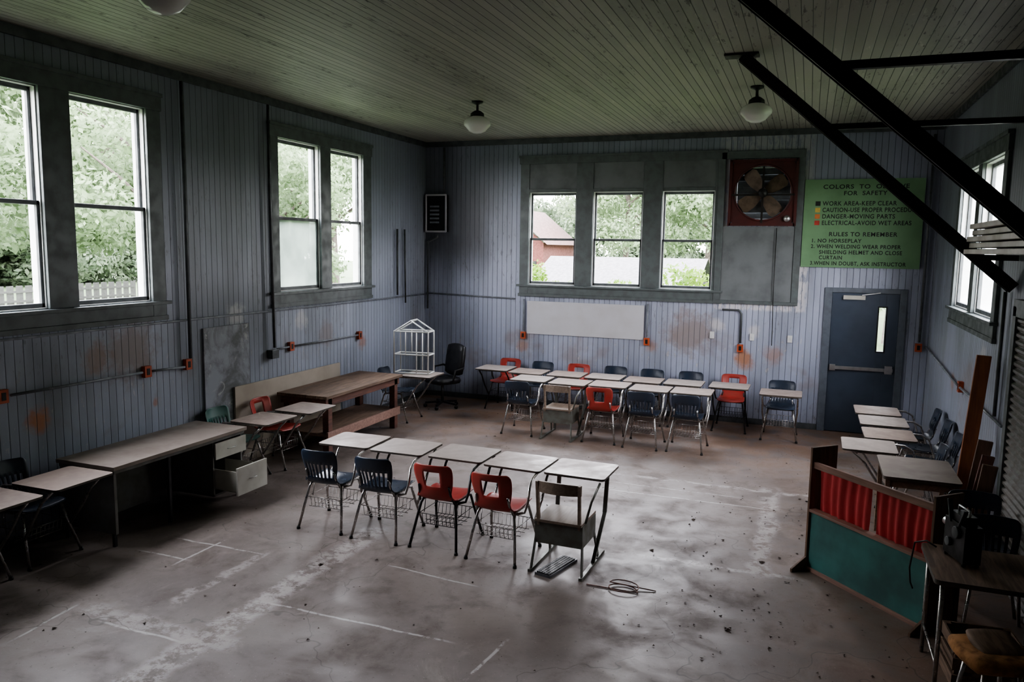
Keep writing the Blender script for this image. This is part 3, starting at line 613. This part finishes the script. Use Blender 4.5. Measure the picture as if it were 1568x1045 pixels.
# slatted crate stored under the table
b=MB()
for z in (.01,.12,.23):
    for y in (-.15,.14): b.box((-.2,y,z),(.2,y+.012,z+.08),m_wood1)
    for x in (-.2,.188): b.box((x,-.138,z),(x+.012,.14,z+.08),m_wood1)
for x in (-.185,.155):
    for y in (-.137,.11): b.box((x,y,0),(x+.03,y+.03,.31),m_wood2)
b.box((-.186,-.137,.005),(.186,.138,.017),m_wood1)
b.obj('wooden_crate',(1.17,5.46,0),.08)
b=MB(); b.box((-.055,-.13,.02),(.055,.13,.26),m_black); b.box((-.045,-.08,.26),(.045,.09,.31),m_black)
b.lathe([(0,.0),(.028,.0),(.028,.09),(.022,.10),(0,.10)],(0,.13,.19),m_steel,18,axis=1)
b.lathe([(0,-.01),(.04,-.01),(.04,.01),(0,.01)],(-.065,-.04,.20),m_condd,20,axis=0); b.lathe([(0,-.01),(.03,-.01),(.03,.01),(0,.01)],(-.065,.05,.11),m_condd,20,axis=0)
b.beam((-.05,.05,.24),(-.05,.10,.38),.012,.03,m_condd,up=(1,0,0)); b.beam((-.05,-.05,.24),(-.05,-.11,.36),.012,.03,m_condd,up=(1,0,0))
for x,y in ((-.04,-.11),(.04,-.11),(-.04,.11),(.04,.11)): b.lathe([(0,0),(.013,0),(.013,.02),(0,.02)],(x,y,0),m_black,10)
b.tube([(0,-.06,.31),(0,-.06,.345),(0,.07,.345),(0,.07,.31)],.009,m_steel,6)
b.obj('film_projector',(1.02,5.52,.762),.3,bevel=.006)
b=MB(); b.tube([(.90,5.68,.775),(.85,5.75,.785),(.79,5.82,.74),(.77,5.83,.55),(.78,5.82,.45),(.80,5.84,.40)],.006,m_black,6); b.obj('power_cord')
b=MB()
for k in range(4):
    a=math.pi/4+k*math.pi/2; b.tube([(math.cos(a)*.13,math.sin(a)*.13,.44),(math.cos(a)*.2,math.sin(a)*.2,0.0)],.013,m_chrome)
b.tube([(math.cos(t*math.pi/8)*.165,math.sin(t*math.pi/8)*.165,.2) for t in range(16)],.009,m_chrome,6,True)
pad(b,(0,0,.47),(.40,.38,.09),Matrix(),m_tan); pad(b,(.02,.03,.52),(.26,.24,.05),Matrix.Rotation(.2,3,'X'),m_wood1)
b.obj('torn_cushion_stool',(1.10,4.86,0),.3)
def plank(p0,p1,w,h,mat,name='leaning_wood_plank',up=(0,1,0)): q=MB(); q.beam(p0,p1,w,h,mat,up=up); q.obj(name,bevel=.003)
plank((1.44,8.20,.0),(1.55,8.16,1.80),.12,.035,m_orangew)
plank((1.46,7.98,.0),(1.58,7.94,1.05),.12,.03,m_wood2)
plank((1.44,7.80,.0),(1.58,7.78,.95),.10,.03,m_redwood)
plank((1.46,7.63,.0),(1.57,7.63,.9),.12,.03,m_wood2)
def chairmesh(pl_):
    b=MB(); b.bm(shell('slots'),pl_)
    for s in (-1,1):
        b.tube([(s*.235,.0,.0),(s*.20,.07,.25),(s*.175,.11,.40),(s*.165,.13,.428),(s*.17,.38,.435),(s*.178,.42,.425),(s*.235,.50,.0)],.0125,m_chrome); b.tube([(s*.175,.09,.43),(s*.155,.045,.52),(s*.15,.02,.60)],.010,m_chrome)
    b.tube([(-.165,.17,.428),(.165,.17,.428)],.010,m_chrome); return b.mesh('school_chair')
cm=chairmesh(m_navy)
place(cm,'school_chair',(1.36,7.05,0),math.pi); place(cm,'school_chair',(1.36,6.42,0),math.pi)
# keyboard, wire, debris
b=MB(); b.box((-.225,-.075,0),(.225,.075,.022),m_kb)
for j in range(5):
    for i in range(18): b.box((-.215+i*.0238,-.062+j*.0255,.022),(-.215+i*.0238+.019,-.062+j*.0255+.020,.031),m_black)
b.obj('computer_keyboard',(-1.88,6.09,.0),1.32)
b=MB(); pts=[(-1.55,5.86,.006),(-1.4,5.86,.006)]+[(-1.25+.12*math.cos(t*.5),5.86+.09*math.sin(t*.5)+.01*t/3,.006+.0015*t) for t in range(20)]+[(-1.0,5.95,.006)]
b.tube(pts,.005,m_redwood,6); b.obj('loose_wire')
b=MB()
for i in range(800):
    x=random.uniform(-6.2,1.4); y=random.uniform(3.6,12.4); 
    if random.random()<.4: x=random.uniform(-1,1.2); y=random.uniform(5,11)
    s=random.uniform(.005,.017)
    if random.random()<.06: s*=2
    a=random.uniform(0,6.28); z=.002
    vs=[(x+math.cos(a+k*2.1)*s*random.uniform(.5,1.2),y+math.sin(a+k*2.1)*s,z+random.uniform(0,.008)) for k in range(3)]; vs.append((x,y,z+s*.5))
    b.add(vs,[(0,1,2),(0,1,3),(1,2,3),(2,0,3)],m_dust)
b.obj('floor_debris')
# ------------------------------------------------------------------ outdoors
b=MB(); b.box((-120,-60,-.35),(80,130,-.3),m_grass); b.obj('ground_lawn')
def treemesh(seed,H,R,n,mat,leaf=.16,trunk=True,low=None):
    r=np.random.default_rng(seed); b=MB()
    if trunk:
        b.tube([(0,0,-.3),(.1,.05,H*.3),(.0,.1,H*.55),(.1,0,H*.8)],[.22,.17,.11,.03],m_bark,8)
        for k in range(6):
            a=r.uniform(0,6.28); z=H*r.uniform(.3,.6); b.tube([(.05,.05,z),(math.cos(a)*R*.4,math.sin(a)*R*.4,z+H*.12),(math.cos(a)*R*.7,math.sin(a)*R*.7,z+H*.2)],[.08,.05,.02],m_bark,6)
    nb=18 if low is None else 26; bl=[]
    if low is None: low=.26 if trunk else .2
    for k in range(nb):
        a=r.uniform(0,6.28); q=R*math.sqrt(r.uniform(0,.6)); bl.append((math.cos(a)*q,math.sin(a)*q,H*r.uniform(low,.88),R*r.uniform(.3,.5)))
    vs=[];fs=[]
    for i in range(n):
        c=bl[r.integers(nb)]; d=r.normal(size=3); d/=np.linalg.norm(d); p=np.array(c[:3])+d*c[3]*r.uniform(.55,1.0)*np.array([1,1,.75])
        p[2]=max(p[2],-.28)
        u=r.normal(size=3); u/=np.linalg.norm(u); w=np.cross(u,d); w/=np.linalg.norm(w)+1e-6; s=leaf*r.uniform(.6,1.3)
        o=len(vs); vs+=[p-u*s,p+w*s*.5,p+u*s,p-w*s*.5]; fs.append((o,o+1,o+2,o+3))
    b.add(vs,fs,mat,False)
    me=bpy.data.meshes.new('tree'); me.from_pydata(b.v,[],b.f)
    for mt in b.mats: me.materials.append(mt)
    me.polygons.foreach_set('material_index',b.mi); return me
tm=[treemesh(1,9,3.6,15000,m_leaf,.12),treemesh(2,11,4.2,17000,m_leaf,.13),treemesh(3,7,3.0,12000,m_leaf,.11)]
for i,(x,y,t,s) in enumerate([(-19,4,0,1),(-21,11,1,.9),(-17,17,0,.9),(-27,5,1,1.1),(-24,19,1,1),(-28,27,1,1.1),(-19,24,2,1),(-20,-2,2,1),(-33,12,1,1.2),(-36,20,1,1.1),(-34,3,1,1.1),(-30,35,1,1.1),
    (-22,33,1,1),(-5,42,0,1),(4,34,1,1),(-25,46,1,1.2),(1,46,1,1.2),(11,40,1,1.1),(-11,49,1,1),(2.5,28,2,.8),(14,12,0,1),(15,18,1,1),(12,24,0,1),(20,8,1,1)]):
    place(tm[t],'deciduous_tree',(x,y,0),i*1.3).scale=(s,s,s)
hg=[treemesh(11,6.5,4.2,16000,m_leaff,.20,False,.02),treemesh(12,7.5,4.5,17000,m_leaff,.21,False,.02)]
for i in range(13): place(hg[i%2],'tree_line_thicket',(-49-(i%2)*2,-6+i*5.6,0),i*2.1)
for i in range(9): place(hg[i%2],'tree_line_thicket',(-30+i*5.8,68+(i%2)*2,0),i*1.7)
sh=[treemesh(5,3.0,1.1,5000,m_leafb,.055,False),treemesh(6,2.6,1.0,4400,m_leafb,.05,False)]
for i,(x,y) in enumerate([(-5.5,17.0),(-4.2,16.6),(-2.5,16.6),(-1.3,16.2)]): place(sh[i%2],'leafy_shrub',(x,y,-.3),i)
m_brick=simple('red_siding',(.11,.032,.025),.8,var=.2); m_roof=simple('shed_roof',(.085,.08,.085),.7,var=.1); m_shed=simple('shed_wall',(.06,.06,.056),.8); m_rroof=simple('red_roof',(.10,.045,.04),.7); m_fence=simple('fence_white',(.13,.13,.125),.7,var=.1)
def house(name,x,y,w,d,h,rh,mw,mr):
    b=MB(); b.box((x-w/2,y,-.3),(x+w/2,y+d,h),mw)
    b.add([(x-w/2,y-.01,h),(x+w/2,y-.01,h),(x,y-.01,h+rh*.93)],[(0,1,2)],mw)
    b.add([(x-w/2-.3,y-.3,h-.1),(x-w/2-.3,y+d+.3,h-.1),(x,y-.3,h+rh),(x,y+d+.3,h+rh),(x+w/2+.3,y-.3,h-.1),(x+w/2+.3,y+d+.3,h-.1)],[(0,1,3,2),(2,3,5,4)],mr)
    for i in range(3): b.box((x-w/2+w*(.12+.3*i),y-.05,.8),(x-w/2+w*(.12+.3*i)+.8,y,2.0),m_black)
    b.obj(name)
house('neighbor_house',-15.6,40,4.2,6,3.0,1.9,m_brick,m_rroof)
b=MB(); b.box((-8.2,24,-.3),(-3.4,28,1.7),m_shed); b.add([(-8.5,23.7,1.6),(-3.1,23.7,1.6),(-3.1,26,2.45),(-8.5,26,2.45),(-3.1,28.3,1.6),(-8.5,28.3,1.6)],[(0,1,2,3),(3,2,4,5)],m_roof); b.box((-5.8,23.95,-.3),(-4.4,24,1.5),m_black); b.obj('garden_shed')
b=MB()
for i in range(18): b.tube([(-11,-4+i*1.5,-.3),(-11,-4+i*1.5,1.0)],.03,m_condd,6)
for z in (.1,.4,.7,1.0): b.tube([(-11,-4,z),(-11,21.5,z)],.012,m_condd,5)
b.obj('wire_fence')
b=MB()
for i in range(80):
    y=-4+i*.42; b.box((-31.0,y,-.3),(-30.97,y+.3,.8),m_fence)
b.box((-30.97,-4,.1),(-30.93,29,.2),m_fence); b.box((-30.97,-4,.5),(-30.93,29,.6),m_fence); b.obj('picket_fence')
# ------------------------------------------------------------------ world
w=bpy.data.worlds.new('overcast_sky'); scn.world=w; w.use_nodes=True; nt=w.node_tree; bg=nt.nodes['Background']
tc=N(nt,'ShaderNodeTexCoord'); sp=N(nt,'ShaderNodeSeparateXYZ'); nt.links.new(tc.outputs['Generated'],sp.inputs[0])
c=MIX(nt,MR(nt,sp.outputs[2],-.05,.6),(1.0,.97,.985),(.91,.92,1.0)); nt.links.new(c,bg.inputs[0]); bg.inputs[1].default_value=30.0
# ------------------------------------------------------------------ camera
def Rm(psi,th,ro): return Matrix.Rotation(psi,3,'Z')@Matrix.Rotation(math.pi/2-th,3,'X')@Matrix.Rotation(ro,3,'Z')
cam=bpy.data.cameras.new('camera'); cam.sensor_width=36; cam.lens=1185.3/1568*36; cam.clip_start=.05; cam.clip_end=400
co=bpy.data.objects.new('camera',cam); bpy.context.collection.objects.link(co); co.matrix_world=Matrix.Translation((0,0,2.725))@Rm(.3640,.1205,.0154).to_4x4(); scn.camera=co
scn.view_settings.view_transform='AgX'
try: scn.view_settings.look='AgX - Medium High Contrast'
except Exception as e: print(e)
